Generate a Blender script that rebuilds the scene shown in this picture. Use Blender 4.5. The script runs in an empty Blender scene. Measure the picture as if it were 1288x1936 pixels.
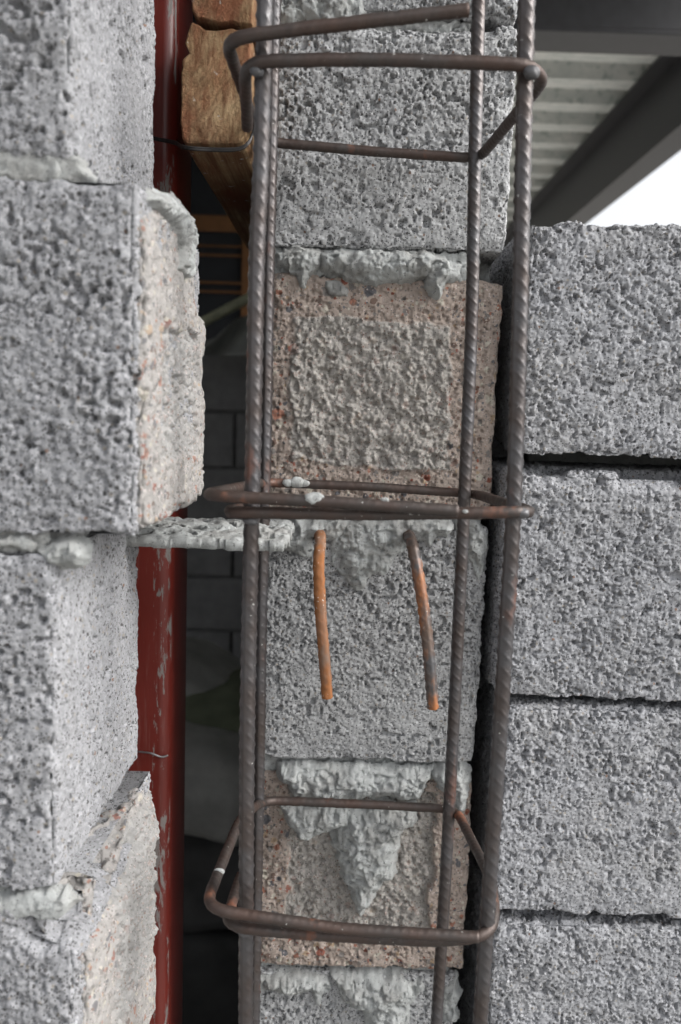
import bpy, bmesh, math, random
import numpy as np
from mathutils import Matrix, Vector
random.seed(7)
sc = bpy.context.scene
COL = sc.collection

# ------------------------------------------------------------------ camera
EYE = 1.35                       # eye height above the floor
F, CX, CY = 1570.0, 644.0, 968.0  # 18 mm lens on a 22.2 mm sensor, in photograph pixels
_u = np.array([427.0, 13000.0, 1570.0]); _u /= np.linalg.norm(_u)      # world up seen by the camera
_f = np.array([0.0, 0.0, -1.0]); _y = _f - _f.dot(_u)*_u; _y /= np.linalg.norm(_y)
_x = np.cross(_y, _u)
RW = np.array([_x, _y, _u])      # camera vector -> world vector
cam_data = bpy.data.cameras.new('camera'); cam = bpy.data.objects.new('camera', cam_data); COL.objects.link(cam)
cam.matrix_world = Matrix.Translation((0, 0, EYE)) @ Matrix([list(r) for r in RW]).to_4x4()
cam_data.sensor_fit = 'VERTICAL'; cam_data.sensor_height = 22.2; cam_data.sensor_width = 14.8
cam_data.lens = 22.2*F/1936
cam_data.clip_start = 0.02; cam_data.clip_end = 600
cam_data.dof.use_dof = True; cam_data.dof.focus_distance = 0.52; cam_data.dof.aperture_fstop = 5.6
sc.camera = cam

# ------------------------------------------------------------------ light
SUN_EL, SUN_AZ = math.radians(36), math.radians(104)      # azimuth clockwise from +Y
world = bpy.data.worlds.new('World'); sc.world = world; world.use_nodes = True
wn = world.node_tree.nodes; wl = world.node_tree.links
sky = wn.new('ShaderNodeTexSky'); sky.sky_type = 'NISHITA'; sky.sun_disc = False
sky.sun_elevation = SUN_EL; sky.sun_rotation = SUN_AZ
sky.air_density = 1.0; sky.dust_density = 4.0; sky.ozone_density = 1.0
hs = wn.new('ShaderNodeHueSaturation'); hs.inputs['Saturation'].default_value = 0.16
bgn = wn['Background']; bgn.inputs['Strength'].default_value = 0.15
wl.new(sky.outputs[0], hs.inputs['Color']); wl.new(hs.outputs[0], bgn.inputs['Color'])
sd = bpy.data.lights.new('sun', 'SUN'); sd.energy = 1.35; sd.angle = math.radians(30); sd.color = (1.0, 0.97, 0.93)
sun = bpy.data.objects.new('sun', sd); COL.objects.link(sun)
_d = Vector((math.sin(SUN_AZ)*math.cos(SUN_EL), math.cos(SUN_AZ)*math.cos(SUN_EL), math.sin(SUN_EL)))
sun.rotation_euler = _d.to_track_quat('Z', 'Y').to_euler()
vs = sc.view_settings; vs.view_transform = 'Standard'; vs.look = 'None'; vs.gamma = 1; vs.use_curve_mapping = False
vs.exposure = 1.0
sc.cycles.use_denoising = True
sc.cycles.max_bounces = 8; sc.cycles.diffuse_bounces = 5

# ------------------------------------------------------------------ measuring: where a sight line meets a real plane
def ray(px, py):
    return RW @ np.array([(px-CX)/F, (CY-py)/F, -1.0])
def atY(px, py, Y):
    d = ray(px, py); t = Y/d[1]; return np.array([d[0]*t, Y, d[2]*t+EYE])
def atX(px, py, X):
    d = ray(px, py); t = X/d[0]; return np.array([X, d[1]*t, d[2]*t+EYE])

# ------------------------------------------------------------------ numpy noise
def _hash(ix, iy, iz, k):
    n = (ix.astype(np.uint32)*np.uint32(374761393) + iy.astype(np.uint32)*np.uint32(668265263)
         + iz.astype(np.uint32)*np.uint32(2147483647) + np.uint32((k*1274126177+911) & 0xffffffff))
    n = (n ^ (n >> np.uint32(13)))*np.uint32(1274126177)
    n = (n ^ (n >> np.uint32(16)))*np.uint32(2246822519)
    n ^= n >> np.uint32(15)
    return (n & np.uint32(0xffffff)).astype(np.float32)/np.float32(0xffffff)
def vnoise(P, scale, k=0):
    Q = P/scale + 1000.0
    I = np.floor(Q).astype(np.int64); f = (Q-I).astype(np.float32); f = f*f*(3-2*f)
    out = 0
    for dx in (0, 1):
        for dy in (0, 1):
            for dz in (0, 1):
                w = (f[:,0] if dx else 1-f[:,0])*(f[:,1] if dy else 1-f[:,1])*(f[:,2] if dz else 1-f[:,2])
                out = out + w*_hash(I[:,0]+dx, I[:,1]+dy, I[:,2]+dz, k)
    return out
def fbm(P, scale, k=0, o=3):
    s, a, t = 0, 1.0, 0
    for i in range(o):
        s = s + a*vnoise(P, scale/2**i, k+i); t += a; a *= .5
    return s/t
def worley(P, scale, k=0):
    """distance to the nearest grain centre and a random number of that grain"""
    Q = P/scale + 1000.0
    I = np.floor(Q).astype(np.int64); f = (Q-I).astype(np.float32)
    best = np.full(len(P), 9.0, np.float32); idn = np.zeros(len(P), np.float32)
    for dx in (-1, 0, 1):
        for dy in (-1, 0, 1):
            for dz in (-1, 0, 1):
                a, b, c = I[:,0]+dx, I[:,1]+dy, I[:,2]+dz
                h0 = _hash(a, b, c, k)
                d = (dx+h0-f[:,0])**2 + (dy+_hash(a, b, c, k+1)-f[:,1])**2 + (dz+_hash(a, b, c, k+2)-f[:,2])**2
                m = d < best; best = np.where(m, d, best); idn = np.where(m, h0, idn)
    return np.sqrt(best), idn
def sstep(a, b, x):
    t = np.clip((x-a)/(b-a), 0, 1); return t*t*(3-2*t)

# ------------------------------------------------------------------ mesh and object helpers
def mesh_np(name, V, Fq, smooth=True, attrs=None):
    """Fq: (n,4) or (n,3) int array"""
    me = bpy.data.meshes.new(name); Fq = np.asarray(Fq, np.int32); k = Fq.shape[1]
    me.vertices.add(len(V)); me.vertices.foreach_set('co', np.asarray(V, np.float32).ravel())
    me.loops.add(Fq.size); me.loops.foreach_set('vertex_index', Fq.ravel())
    me.polygons.add(len(Fq)); me.polygons.foreach_set('loop_start', np.arange(0, Fq.size, k, dtype=np.int32))
    me.polygons.foreach_set('use_smooth', np.full(len(Fq), smooth))
    for an, av in (attrs or {}).items():
        at = me.attributes.new(an, 'FLOAT', 'POINT'); at.data.foreach_set('value', np.asarray(av, np.float32))
    me.update(calc_edges=True); me.validate()
    return me
def link(name, me, mat, parent=None, label=None):
    o = bpy.data.objects.new(name, me); COL.objects.link(o)
    if mat is not None and not me.materials: me.materials.append(mat)
    if parent is not None:
        o.parent = parent
        pl = Vector(parent.location) if parent.parent is None else Vector(parent.parent.location)
        me.transform(Matrix.Translation(-pl)) if not me.get('local') else None
        me['local'] = 1
    if label: o['label'] = label
    return o
def thing(name, loc, label, cat, group=None):
    o = bpy.data.objects.new(name, None); COL.objects.link(o); o.location = loc; o.empty_display_size = .05
    o['label'] = label; o['category'] = cat
    if group: o['group'] = group
    o['kind'] = 'thing'
    return o
def tag(o, label=None, cat=None, group=None, kind=None):
    if label: o['label'] = label
    if cat: o['category'] = cat
    if group: o['group'] = group
    if kind: o['kind'] = kind
    return o
def box_mesh(name, x0, x1, y0, y1, z0, z1, bev=0.0, seg=2):
    bm = bmesh.new(); bmesh.ops.create_cube(bm, size=1)
    bmesh.ops.scale(bm, vec=(x1-x0, y1-y0, z1-z0), verts=bm.verts)
    bmesh.ops.translate(bm, vec=((x0+x1)/2, (y0+y1)/2, (z0+z1)/2), verts=bm.verts)
    if bev: bmesh.ops.bevel(bm, geom=bm.edges[:], offset=bev, segments=seg, affect='EDGES', profile=.5)
    me = bpy.data.meshes.new(name); bm.to_mesh(me); bm.free(); return me
def axis(lo, hi, step, coarse, a=None, b=None):
    """coordinates from lo to hi, fine between a and b, coarse elsewhere"""
    a = lo if a is None else max(a, lo); b = hi if b is None else min(b, hi)
    parts = []
    if a > lo: parts.append(np.linspace(lo, a, max(2, int((a-lo)/coarse)+1))[:-1])
    parts.append(np.linspace(a, b, max(2, int((b-a)/step)+1)))
    if b < hi: parts.append(np.linspace(b, hi, max(2, int((hi-b)/coarse)+1))[1:])
    return np.concatenate(parts)
def shell(xs, ys, zs, skip=('back',)):
    """the six grids of a box as one welded quad mesh; returns points, quads, flat normals"""
    V, Q, base = [], [], 0
    def grid(A, B, fn, flip, mk):
        nonlocal base
        a, b = np.meshgrid(A, B, indexing='ij'); P = fn(a.ravel(), b.ravel()); n, m = len(A), len(B)
        idx = np.arange(n*m).reshape(n, m)+base
        q = np.stack([idx[:-1,:-1], idx[1:,:-1], idx[1:,1:], idx[:-1,1:]], -1).reshape(-1, 4)
        if flip: q = q[:, ::-1]
        V.append(P); Q.append(q); base += n*m
    o = lambda v: np.full_like
    grid(xs, zs, lambda a, b: np.stack([a, np.full_like(a, ys[0]), b], 1), False, 0)
    if 'back' not in skip: grid(xs, zs, lambda a, b: np.stack([a, np.full_like(a, ys[-1]), b], 1), True, 0)
    else: grid(xs[[0, -1]], zs[[0, -1]], lambda a, b: np.stack([a, np.full_like(a, ys[-1]), b], 1), True, 0)
    if 'left' not in skip: grid(ys, zs, lambda a, b: np.stack([np.full_like(a, xs[0]), a, b], 1), True, 0)
    grid(ys[[0, -1]] if 'right' in skip else ys, zs[[0, -1]] if 'right' in skip else zs, lambda a, b: np.stack([np.full_like(a, xs[-1]), a, b], 1), False, 0)
    e_ = lambda v, nm: v[[0, -1]] if nm in skip else v
    grid(e_(xs, 'bottom'), e_(ys, 'bottom'), lambda a, b: np.stack([a, b, np.full_like(a, zs[0])], 1), True, 0)
    grid(e_(xs, 'top'), e_(ys, 'top'), lambda a, b: np.stack([a, b, np.full_like(a, zs[-1])], 1), False, 0)
    V = np.concatenate(V); Q = np.concatenate(Q)
    key = np.round(V*1e7).astype(np.int64)
    _, first, inv = np.unique(key, axis=0, return_index=True, return_inverse=True); inv = inv.reshape(-1)
    return V[first], inv[Q].astype(np.int32)

def rough_block(name, lo, hi, step=.00062, dens=None, r=.0035, chip=.003, grain=1.0, flat=None, style='grey',
                panel=None, seed=0, ymul=1.0, ycoarse=.05, skip=('back',), panel_side=None, bite=None):
    """A cast concrete block: rounded box with real aggregate grains, pits and chipped arrises.
    dens: (xa,xb,ya,yb,za,zb) the range worth a fine grid."""
    lo = np.array(lo, float); hi = np.array(hi, float); dens = dens or (None,)*6
    xs = axis(lo[0], hi[0], step, .008, dens[0], dens[1]); ys = axis(lo[1], hi[1], step*ymul, ycoarse, dens[2], dens[3])
    zs = axis(lo[2], hi[2], step, .008, dens[4], dens[5])
    V, Q = shell(xs, ys, zs, skip)
    q = np.clip(V, lo+r, hi-r); N = V-q; L = np.linalg.norm(N, axis=1, keepdims=True); N = N/np.maximum(L, 1e-9)
    P = q + N*r
    # distance to the nearest arris, for chips
    d = np.sort(np.minimum(V-lo, hi-V), axis=1)[:, 1]
    S = P + seed*.37
    edge = np.exp(-d/.005)
    ch = edge*sstep(.35, .9, fbm(S, .022, 31))*chip*1.6 + edge*sstep(.5, .8, vnoise(S, .007, 35))*chip*.7
    if style == 'grey':
        warp = (np.stack([vnoise(S, .0028, 90), vnoise(S, .0028, 91), vnoise(S, .0028, 92)], 1)-.5)*.0022
        w1, i1 = worley(S+warp, .0022 if step < .0007 else .0025, 3); w0, i0 = worley(S+warp, .0055, 13)
        f_ = flat(V) if flat is not None else 0
        smear = sstep(.5, .62, vnoise(S*np.array([1, 1, .42]), .0055, 76))
        f_ = np.clip(f_ + .5*smear*sstep(.4, .6, vnoise(S, .02, 78)), 0, 1)
        depth = sstep(.38, .70, fbm(S, .0055, 71, 2))*(1-.72*f_)
        crev = sstep(.54, .86, w1); K_ = .85 if step < .0007 else .46
        h = .0008*np.sqrt(np.clip(1-(w1/.8)**2, 0, 1))*(1-.6*f_) + (i1-.5)*.0009*(1-.8*f_) - .0030*crev*depth*K_
        h += np.sqrt(np.clip(1-(w0/.55)**2, 0, 1))*np.where(i0 > .78, .0010, 0)*(1-.7*f_)
        h -= sstep(.66, .76, vnoise(S, .0030, 73))*.0030*sstep(.35, .6, vnoise(S, .015, 74))
        h += (fbm(S, .020, 61, 3)-.5)*.0018 + (vnoise(S, .0011, 77)-.5)*.0007
        h += .0012
        h = (h-.0020)*grain
        pm = np.zeros(len(V))
    else:
        warp = (np.stack([vnoise(S, .005, 90), vnoise(S, .005, 91), vnoise(S, .005, 92)], 1)-.5)*.002
        w1, i1 = worley(S+warp, .0042, 5); w2, i2 = worley(S, .0021, 15)
        h = -np.clip(1-w1/.42, 0, 1)*np.where(i1 > .62, .0026, 0) - np.clip(1-w2/.5, 0, 1)*np.where(i2 > .5, .0014, 0)
        h += (fbm(S, .010, 61, 4)-.5)*.0022 - sstep(.55, .68, fbm(S, .0035, 62, 2))*.0012
        rgh = sstep(.45, .7, fbm(S, .03, 64, 2)); h += (vnoise(S, .0022, 65)-.5)*.0016*rgh
        pm = np.zeros(len(V))
        def inside(a, b, box, soft=.0012):
            wob = (fbm(S, .014, 81, 4)-.5)*.013
            return sstep(-soft, soft, np.minimum(np.minimum(a-box[0], box[1]-a), np.minimum(b-box[2], box[3]-b))+wob)
        if panel is not None or panel_side is not None:
            if panel is not None:
                m = inside(V[:,0], V[:,2], panel[:4])*(N[:,1] < -.9); dep = panel[4]
            else:
                m = inside(V[:,1], V[:,2], panel_side[:4])*(N[:,0] > .9); dep = panel_side[4]
            w3, i3 = worley(S+warp, .0024, 25); w4, i4 = worley(S+warp*1.5, .0055, 27)
            g = np.sqrt(np.clip(1-(w3/.8)**2, 0, 1))*.0019*(.3+.7*i3) + np.sqrt(np.clip(1-(w4/.7)**2, 0, 1))*.0016*(i4 > .4) + (fbm(S, .009, 63, 3)-.5)*.0050 - sstep(.52, .66, fbm(S, .004, 66, 2))*.0022 + (vnoise(S, .0012, 67)-.5)*.0010 - .0008
            h = h*(1-m) + (g+dep)*m; pm = m
            # shallow moulded lip around the panel
    h = h - ch
    xa, xb = (dens[0] if dens[0] is not None else lo[0]-1), (dens[1] if dens[1] is not None else hi[0]+1)
    yb = dens[3] if dens[3] is not None else hi[1]+1
    fine_ = sstep(-.003, .001, np.minimum(V[:,0]-xa, xb-V[:,0])) if np.any(np.abs(N[:,0]) < 2) else 1
    fine_ = np.where(np.abs(N[:,0]) > .9, 1.0, fine_)*np.where(np.abs(N[:,1]) > .9, 1.0, sstep(-.002, .001, yb-V[:,1]))
    if step > .002: fine_ = np.zeros(len(V))
    h = h*fine_ + (1-fine_)*(-.0008)
    if bite is not None: h = h - bite(P, S)
    P = P + N*h[:, None]
    return mesh_np(name, P, Q, True, {'panel': pm, 'plain': 1-fine_})

def blob(name, outline, plane, thick, soft=.006, step=.0007, seed=0, rag=.006, lump=1.0, crumb=1.0, lean=None, sink=.0025):
    """mortar squeezed out over a face. outline: photo pixels; plane: ('Y',value) or ('X',value)"""
    ax, val = plane
    pts = [atY(a, b, val) if ax == 'Y' else atX(a, b, val) for a, b in outline]
    uv = np.array([[p[0], p[2]] if ax == 'Y' else [p[1], p[2]] for p in pts])
    lo = uv.min(0)-.006; hi = uv.max(0)+.006
    A = np.arange(lo[0], hi[0], step); B = np.arange(lo[1], hi[1], step)
    a, b = np.meshgrid(A, B, indexing='ij'); a = a.ravel(); b = b.ravel()
    n = len(uv); ins = np.zeros(len(a), bool); dist = np.full(len(a), 9.0)
    for i in range(n):
        x0, y0 = uv[i]; x1, y1 = uv[(i+1) % n]
        ex, ey = x1-x0, y1-y0; t = np.clip(((a-x0)*ex+(b-y0)*ey)/(ex*ex+ey*ey+1e-12), 0, 1)
        dist = np.minimum(dist, np.hypot(a-x0-t*ex, b-y0-t*ey))
        c = ((y0 > b) != (y1 > b)) & (a < (x1-x0)*(b-y0)/(y1-y0+1e-12)+x0); ins ^= c
    sdv = np.where(ins, dist, -dist)
    S = np.stack([a, np.full_like(a, seed*.31), b], 1)
    sdb = sdv + (fbm(S, .016, 41, 2)-.5)*rag*1.4
    sdv = sdb + (fbm(S, .006, 42, 3)-.5)*.0045
    h = thick*.85*np.clip((sdb*.7+sdv*.3)/(soft*1.3), 0, 1)**.7
    w, _ = worley(S, .0034, 7); w2, _ = worley(S, .0018, 9)
    tex = (fbm(S, .014, 44, 3)-.5)*.008*lump - .0025*lump*sstep(.52, .6, fbm(S, .011, 48, 2)) + crumb*((fbm(S, .005, 46, 4)-.5)*.0030 + np.sqrt(np.clip(1-(w/.8)**2, 0, 1))*.0017 + np.sqrt(np.clip(1-(w2/.8)**2, 0, 1))*.0012 - sstep(.56, .68, fbm(S, .004, 47, 2))*.0018 - .0012)
    h = h + tex*sstep(0, .004, sdv)
    h = np.where(sdv < 0, sdv*1.5, h) - np.where(sdv < .001, sink, 0)*(1-sstep(-.001, .001, sdv))
    keep = sdv > -.0032
    a = a+(vnoise(S, .0022, 85)-.5)*.0014+(vnoise(S, .006, 87)-.5)*.0016; b = b+(vnoise(S, .0022, 86)-.5)*.0014+(vnoise(S, .006, 88)-.5)*.0016
    P = np.stack([a, val-h, b], 1) if ax == 'Y' else np.stack([val+h, a, b], 1)
    nA, nB = len(A), len(B); idx = np.arange(nA*nB).reshape(nA, nB)
    q = np.stack([idx[:-1,:-1], idx[1:,:-1], idx[1:,1:], idx[:-1,1:]], -1).reshape(-1, 4)
    if ax == 'X': pass
    q = q[keep[q].all(1)]
    used = np.unique(q); mp = np.zeros(nA*nB, np.int64); mp[used] = np.arange(len(used))
    return mesh_np(name, P[used], mp[q], True)

def smooth_path(pts, step, rad=None):
    """Catmull-Rom through pts, resampled evenly"""
    P = np.array(pts, float); P = np.vstack([2*P[0]-P[1], P, 2*P[-1]-P[-2]]); out = []
    for i in range(1, len(P)-2):
        p0, p1, p2, p3 = P[i-1:i+3]; n = max(2, int(np.linalg.norm(p2-p1)/step*2)); t = np.linspace(0, 1, n, endpoint=False)[:, None]
        out.append(.5*((2*p1)+(-p0+p2)*t+(2*p0-5*p1+4*p2-p3)*t*t+(-p0+3*p1-3*p2+p3)*t**3))
    out.append(P[-2][None]); C = np.vstack(out)
    s = np.r_[0, np.cumsum(np.linalg.norm(np.diff(C, axis=0), axis=1))]; n = max(2, int(s[-1]/step))
    t = np.linspace(0, s[-1], n); return np.stack([np.interp(t, s, C[:, j]) for j in range(3)], 1)
def corner_path(pts, r, n=7):
    """straight runs joined by circular-ish bends"""
    P = [np.array(p, float) for p in pts]; out = [P[0]]
    for i in range(1, len(P)-1):
        a = P[i-1]-P[i]; b = P[i+1]-P[i]; la, lb = np.linalg.norm(a), np.linalg.norm(b)
        k = min(r, la*.48, lb*.48); A = P[i]+a/la*k; B = P[i]+b/lb*k
        for t in np.linspace(0, 1, n): out.append((1-t)**2*A+2*t*(1-t)*P[i]+t*t*B)
    out.append(P[-1]); C = np.array(out)
    return C
def resample(C, step):
    s = np.r_[0, np.cumsum(np.linalg.norm(np.diff(C, axis=0), axis=1))]; n = max(2, int(s[-1]/step))
    t = np.linspace(0, s[-1], n); return np.stack([np.interp(t, s, C[:, j]) for j in range(3)], 1)
def sweep(name, C, r, nseg=20, rib=0.0, pitch=.0055, slant=1.0, spine=0.0, wob=.0001, taper0=0.0, taper1=0.0, cap=True, phase=0.0):
    """bar swept along C with the oblique ribs of reinforcing steel as real relief"""
    n = len(C); T = np.gradient(C, axis=0); T /= np.linalg.norm(T, axis=1, keepdims=True)
    ref = np.array([0, -1.0, 0]); U = np.zeros_like(C); u = ref-ref.dot(T[0])*T[0]
    if np.linalg.norm(u) < .1: u = np.array([1.0, 0, 0])-T[0][0]*T[0]
    for i in range(n):
        u = u-u.dot(T[i])*T[i]; u /= np.linalg.norm(u); U[i] = u
    W = np.cross(T, U)
    s = np.r_[0, np.cumsum(np.linalg.norm(np.diff(C, axis=0), axis=1))]
    th = np.linspace(0, 2*math.pi, nseg, endpoint=False)
    Sg, Tg = np.meshgrid(s, th, indexing='ij')
    R = np.full_like(Sg, r)
    if rib:
        half = np.abs(((Tg+phase) % math.pi)-math.pi/2)/(math.pi/2)        # 0 mid-face, 1 at the spines
        ph = (Sg/pitch + slant*((Tg+phase) % math.pi)/math.pi) % 1
        R += rib*sstep(.12, .02, np.abs(ph-.5))*sstep(.90, .62, half)
        R += spine*sstep(.84, .97, half)
    cc = C[:, None, :]+R[..., None]*(np.cos(Tg)[..., None]*U[:, None, :]+np.sin(Tg)[..., None]*W[:, None, :])
    nz = (vnoise(cc.reshape(-1, 3), .004, 5)-.5).reshape(n, nseg)*2*wob
    R = R + nz
    if taper0: R *= (1-np.exp(-Sg/taper0)*.0) * np.clip(.25+Sg/taper0, 0, 1)
    cc = C[:, None, :]+R[..., None]*(np.cos(Tg)[..., None]*U[:, None, :]+np.sin(Tg)[..., None]*W[:, None, :])
    V = cc.reshape(-1, 3); idx = np.arange(n*nseg).reshape(n, nseg); nx = np.roll(idx, -1, axis=1)
    Q = np.stack([idx[:-1], nx[:-1], nx[1:], idx[1:]], -1).reshape(-1, 4)
    if cap:
        V = np.vstack([V, C[0]-T[0]*.0003, C[-1]+T[-1]*.0003]); a, b = n*nseg, n*nseg+1
        q0 = np.stack([np.full(nseg, a), nx[0], idx[0], np.full(nseg, a)], 1); q1 = np.stack([np.full(nseg, b), idx[-1], nx[-1], np.full(nseg, b)], 1)
        me = bpy.data.meshes.new(name)
        me.from_pydata(V.tolist(), [], Q.tolist()+[t[:3].tolist() for t in q0]+[t[:3].tolist() for t in q1])
        me.polygons.foreach_set('use_smooth', np.r_[np.ones(len(Q), bool), np.zeros(2*nseg, bool)]); me.update()
        return me
    return mesh_np(name, V, Q)

# ------------------------------------------------------------------ materials
class M:
    def __init__(s, name):
        s.m = bpy.data.materials.new(name); s.m.use_nodes = True; s.t = s.m.node_tree; s.n = s.t.nodes; s.b = s.n['Principled BSDF']
        s.tc = s.n.new('ShaderNodeTexCoord'); s.co = s.tc.outputs['Object']
    def L(s, a, b): s.t.links.new(a, b)
    def mapped(s, scale=(1, 1, 1), rot=(0, 0, 0)):
        k = s.n.new('ShaderNodeMapping'); k.inputs['Scale'].default_value = scale; k.inputs['Rotation'].default_value = rot
        s.L(s.co, k.inputs[0]); return k.outputs[0]
    def noise(s, scale, detail=3, rough=.55, co=None, dist=0):
        k = s.n.new('ShaderNodeTexNoise'); k.inputs['Scale'].default_value = scale; k.inputs['Detail'].default_value = detail
        k.inputs['Roughness'].default_value = rough; k.inputs['Distortion'].default_value = dist; s.L(co or s.co, k.inputs['Vector']); return k.outputs['Fac']
    def vor(s, scale, co=None, feat='F1'):
        k = s.n.new('ShaderNodeTexVoronoi'); k.inputs['Scale'].default_value = scale; k.feature = feat; s.L(co or s.co, k.inputs['Vector']); return k.outputs
    def ramp(s, fac, stops, interp='LINEAR'):
        k = s.n.new('ShaderNodeValToRGB'); e = k.color_ramp; e.interpolation = interp
        while len(e.elements) < len(stops): e.elements.new(.5)
        for el, (p, c) in zip(e.elements, stops):
            el.position = p; el.color = (c, c, c, 1) if not hasattr(c, '__len__') else (*c, 1)
        s.L(fac, k.inputs[0]); return k.outputs[0]
    def mix(s, fac, a, b, mode='MIX'):
        k = s.n.new('ShaderNodeMix'); k.data_type = 'RGBA'; k.blend_type = mode
        for v, i in ((fac, 0), (a, 6), (b, 7)):
            if hasattr(v, 'is_linked') or hasattr(v, 'links'): s.L(v, k.inputs[i])
            else: k.inputs[i].default_value = v if i == 0 else (*v, 1)
        return k.outputs[2]
    def math(s, op, a, b=0.0, c=None):
        k = s.n.new('ShaderNodeMath'); k.operation = op
        for i, v in enumerate((a, b) if c is None else (a, b, c)):
            if hasattr(v, 'links'): s.L(v, k.inputs[i])
            else: k.inputs[i].default_value = v
        return k.outputs[0]
    def attr(s, name):
        k = s.n.new('ShaderNodeAttribute'); k.attribute_name = name; return k.outputs['Fac']
    def bump(s, h, dist, strength=1.0, prev=None):
        k = s.n.new('ShaderNodeBump'); k.inputs['Distance'].default_value = dist; k.inputs['Strength'].default_value = strength
        s.L(h, k.inputs['Height'])
        if prev is not None: s.L(prev, k.inputs['Normal'])
        return k.outputs[0]
    def out(s, col=None, rough=None, metal=None, normal=None, spec=None):
        for v, nm in ((col, 'Base Color'), (rough, 'Roughness'), (metal, 'Metallic'), (normal, 'Normal'), (spec, 'Specular IOR Level')):
            if v is None: continue
            if hasattr(v, 'links'): s.L(v, s.b.inputs[nm])
            else: s.b.inputs[nm].default_value = (*v, 1) if hasattr(v, '__len__') else v
        return s.m

def mat_grey(name, lo, hi, warm=(.30, .285, .26), stain=.35):
    m = M(name)
    c = m.mix(m.ramp(m.noise(520, 4, .7), [(.36, 0.0), (.64, 1.0)]), lo, hi)
    c = m.mix(m.math('MULTIPLY', m.ramp(m.noise(22, 4), [(.45, 0.0), (.75, 1.0)]), stain), c, warm)
    c = m.mix(m.math('MULTIPLY', m.ramp(m.noise(60, 3), [(.35, 1.0), (.55, 0.0)]), .3), c, tuple(v*.75 for v in lo))
    oi = m.n.new('ShaderNodeObjectInfo'); c = m.mix(m.math('MULTIPLY', oi.outputs['Random'], .20), c, tuple(v*.62 for v in lo))
    v = m.vor(380); sp = m.n.new('ShaderNodeSeparateColor'); m.L(v['Color'], sp.inputs[0])
    c = m.mix(m.ramp(v['Distance'], [(.30, 1.0), (.42, 0.0)]), c, m.ramp(sp.outputs[0], [(0, lo), (.35, hi), (.70, tuple(x*.55 for x in lo)), (.84, (.09, .088, .09)), (.93, (.30, .28, .255)), (.996, (.22, .15, .12))], 'CONSTANT'))
    v2 = m.vor(900); sp2 = m.n.new('ShaderNodeSeparateColor'); m.L(v2['Color'], sp2.inputs[0])
    c = m.mix(m.math('MULTIPLY', m.ramp(v2['Distance'], [(.35, 1.0), (.5, 0.0)]), m.math('GREATER_THAN', sp2.outputs[0], .72)), c, (.10, .10, .105))
    pl = m.math('MULTIPLY', m.math('MULTIPLY', m.math('MAXIMUM', m.math('SUBTRACT', m.vor(400)['Distance'], .28), 0.0), -3.0), m.attr('plain'))
    nrm = m.bump(m.noise(1100, 4, .75), .0009, 1.0, m.bump(pl, .0022, 1.0))
    return m.out(c, .95, 0, nrm, .2)
GREY = mat_grey('porous_grey_concrete', (.335, .341, .348), (.47, .478, .488), stain=.18)
GREY_R = mat_grey('cool_grey_concrete', (.295, .301, .318), (.42, .428, .453), warm=(.34, .325, .295), stain=.3)
GREY_L = mat_grey('shaded_grey_concrete', (.26, .265, .278), (.385, .39, .41), stain=.12)  # same block concrete, darkened to paint in weaker light on the left wall

def mat_pink(name, paste=(.37, .31, .272), panel=(.41, .39, .365), pale=.0):
    m = M(name)
    base = m.mix(m.ramp(m.noise(90, 5, .65), [(.3, 0.0), (.7, 1.0)]), tuple(v*.78 for v in paste), tuple(min(1, v*1.14) for v in paste))
    pn = m.mix(m.ramp(m.noise(300, 5, .7), [(.3, 0.0), (.7, 1.0)]), tuple(v*.68 for v in panel), tuple(min(1, v*1.15) for v in panel))
    base = m.mix(m.attr('panel'), base, pn)
    stones = [(0, paste), (.50, (.20, .185, .175)), (.62, (.13, .13, .14)), (.70, (.30, .15, .11)), (.76, (.24, .09, .065)), (.80, (.45, .42, .36)), (.90, (.17, .12, .10)), (.95, (.37, .28, .20))]
    for scl, th, seed in ((150, .34, 3.0), (330, .36, 7.0), (75, .26, 5.0)):
        dco = m.mapped((1, 1, 1), (seed, seed*.3, 0)); wz = m.n.new('ShaderNodeVectorMath'); wz.operation = 'MULTIPLY_ADD'
        nz = m.n.new('ShaderNodeTexNoise'); nz.inputs['Scale'].default_value = scl*2; m.L(dco, nz.inputs['Vector'])
        m.L(nz.outputs['Color'], wz.inputs[0]); wz.inputs[1].default_value = (.5/scl,)*3; m.L(dco, wz.inputs[2])
        v = m.vor(scl, wz.outputs[0]); sep = m.n.new('ShaderNodeSeparateColor'); m.L(v['Color'], sep.inputs[0])
        mask = m.ramp(v['Distance'], [(th-.03, 1.0), (th+.03, 0.0)])
        mask = m.math('MULTIPLY', mask, m.ramp(sep.outputs[0], [(.5, 0.0), (.52, 1.0)]))
        if scl == 75: mask = m.math('MULTIPLY', mask, m.ramp(sep.outputs[1], [(.55, 0.0), (.57, 1.0)]))
        mask = m.math('MULTIPLY', mask, m.math('SUBTRACT', 1.0, m.math('MULTIPLY', m.attr('panel'), .72)))
        base = m.mix(mask, base, m.ramp(sep.outputs[0], stones, 'CONSTANT'))
    v3 = m.vor(800); sp3 = m.n.new('ShaderNodeSeparateColor'); m.L(v3['Color'], sp3.inputs[0])
    base = m.mix(m.math('MULTIPLY', m.ramp(v3['Distance'], [(.35, .9), (.5, 0.0)]), m.math('GREATER_THAN', sp3.outputs[0], .72)), base, m.ramp(sp3.outputs[1], [(0, (.15, .14, .14)), (.4, (.5, .43, .41)), (.7, (.20, .12, .09)), (.85, (.16, .15, .14))], 'CONSTANT'))
    if pale: base = m.mix(pale, base, (.42, .41, .40))
    nrm = m.bump(m.noise(900, 5, .75), .0012, 1.0)
    return m.out(base, .93, 0, nrm, .2)
PINK = mat_pink('exposed_aggregate_concrete')
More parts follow.
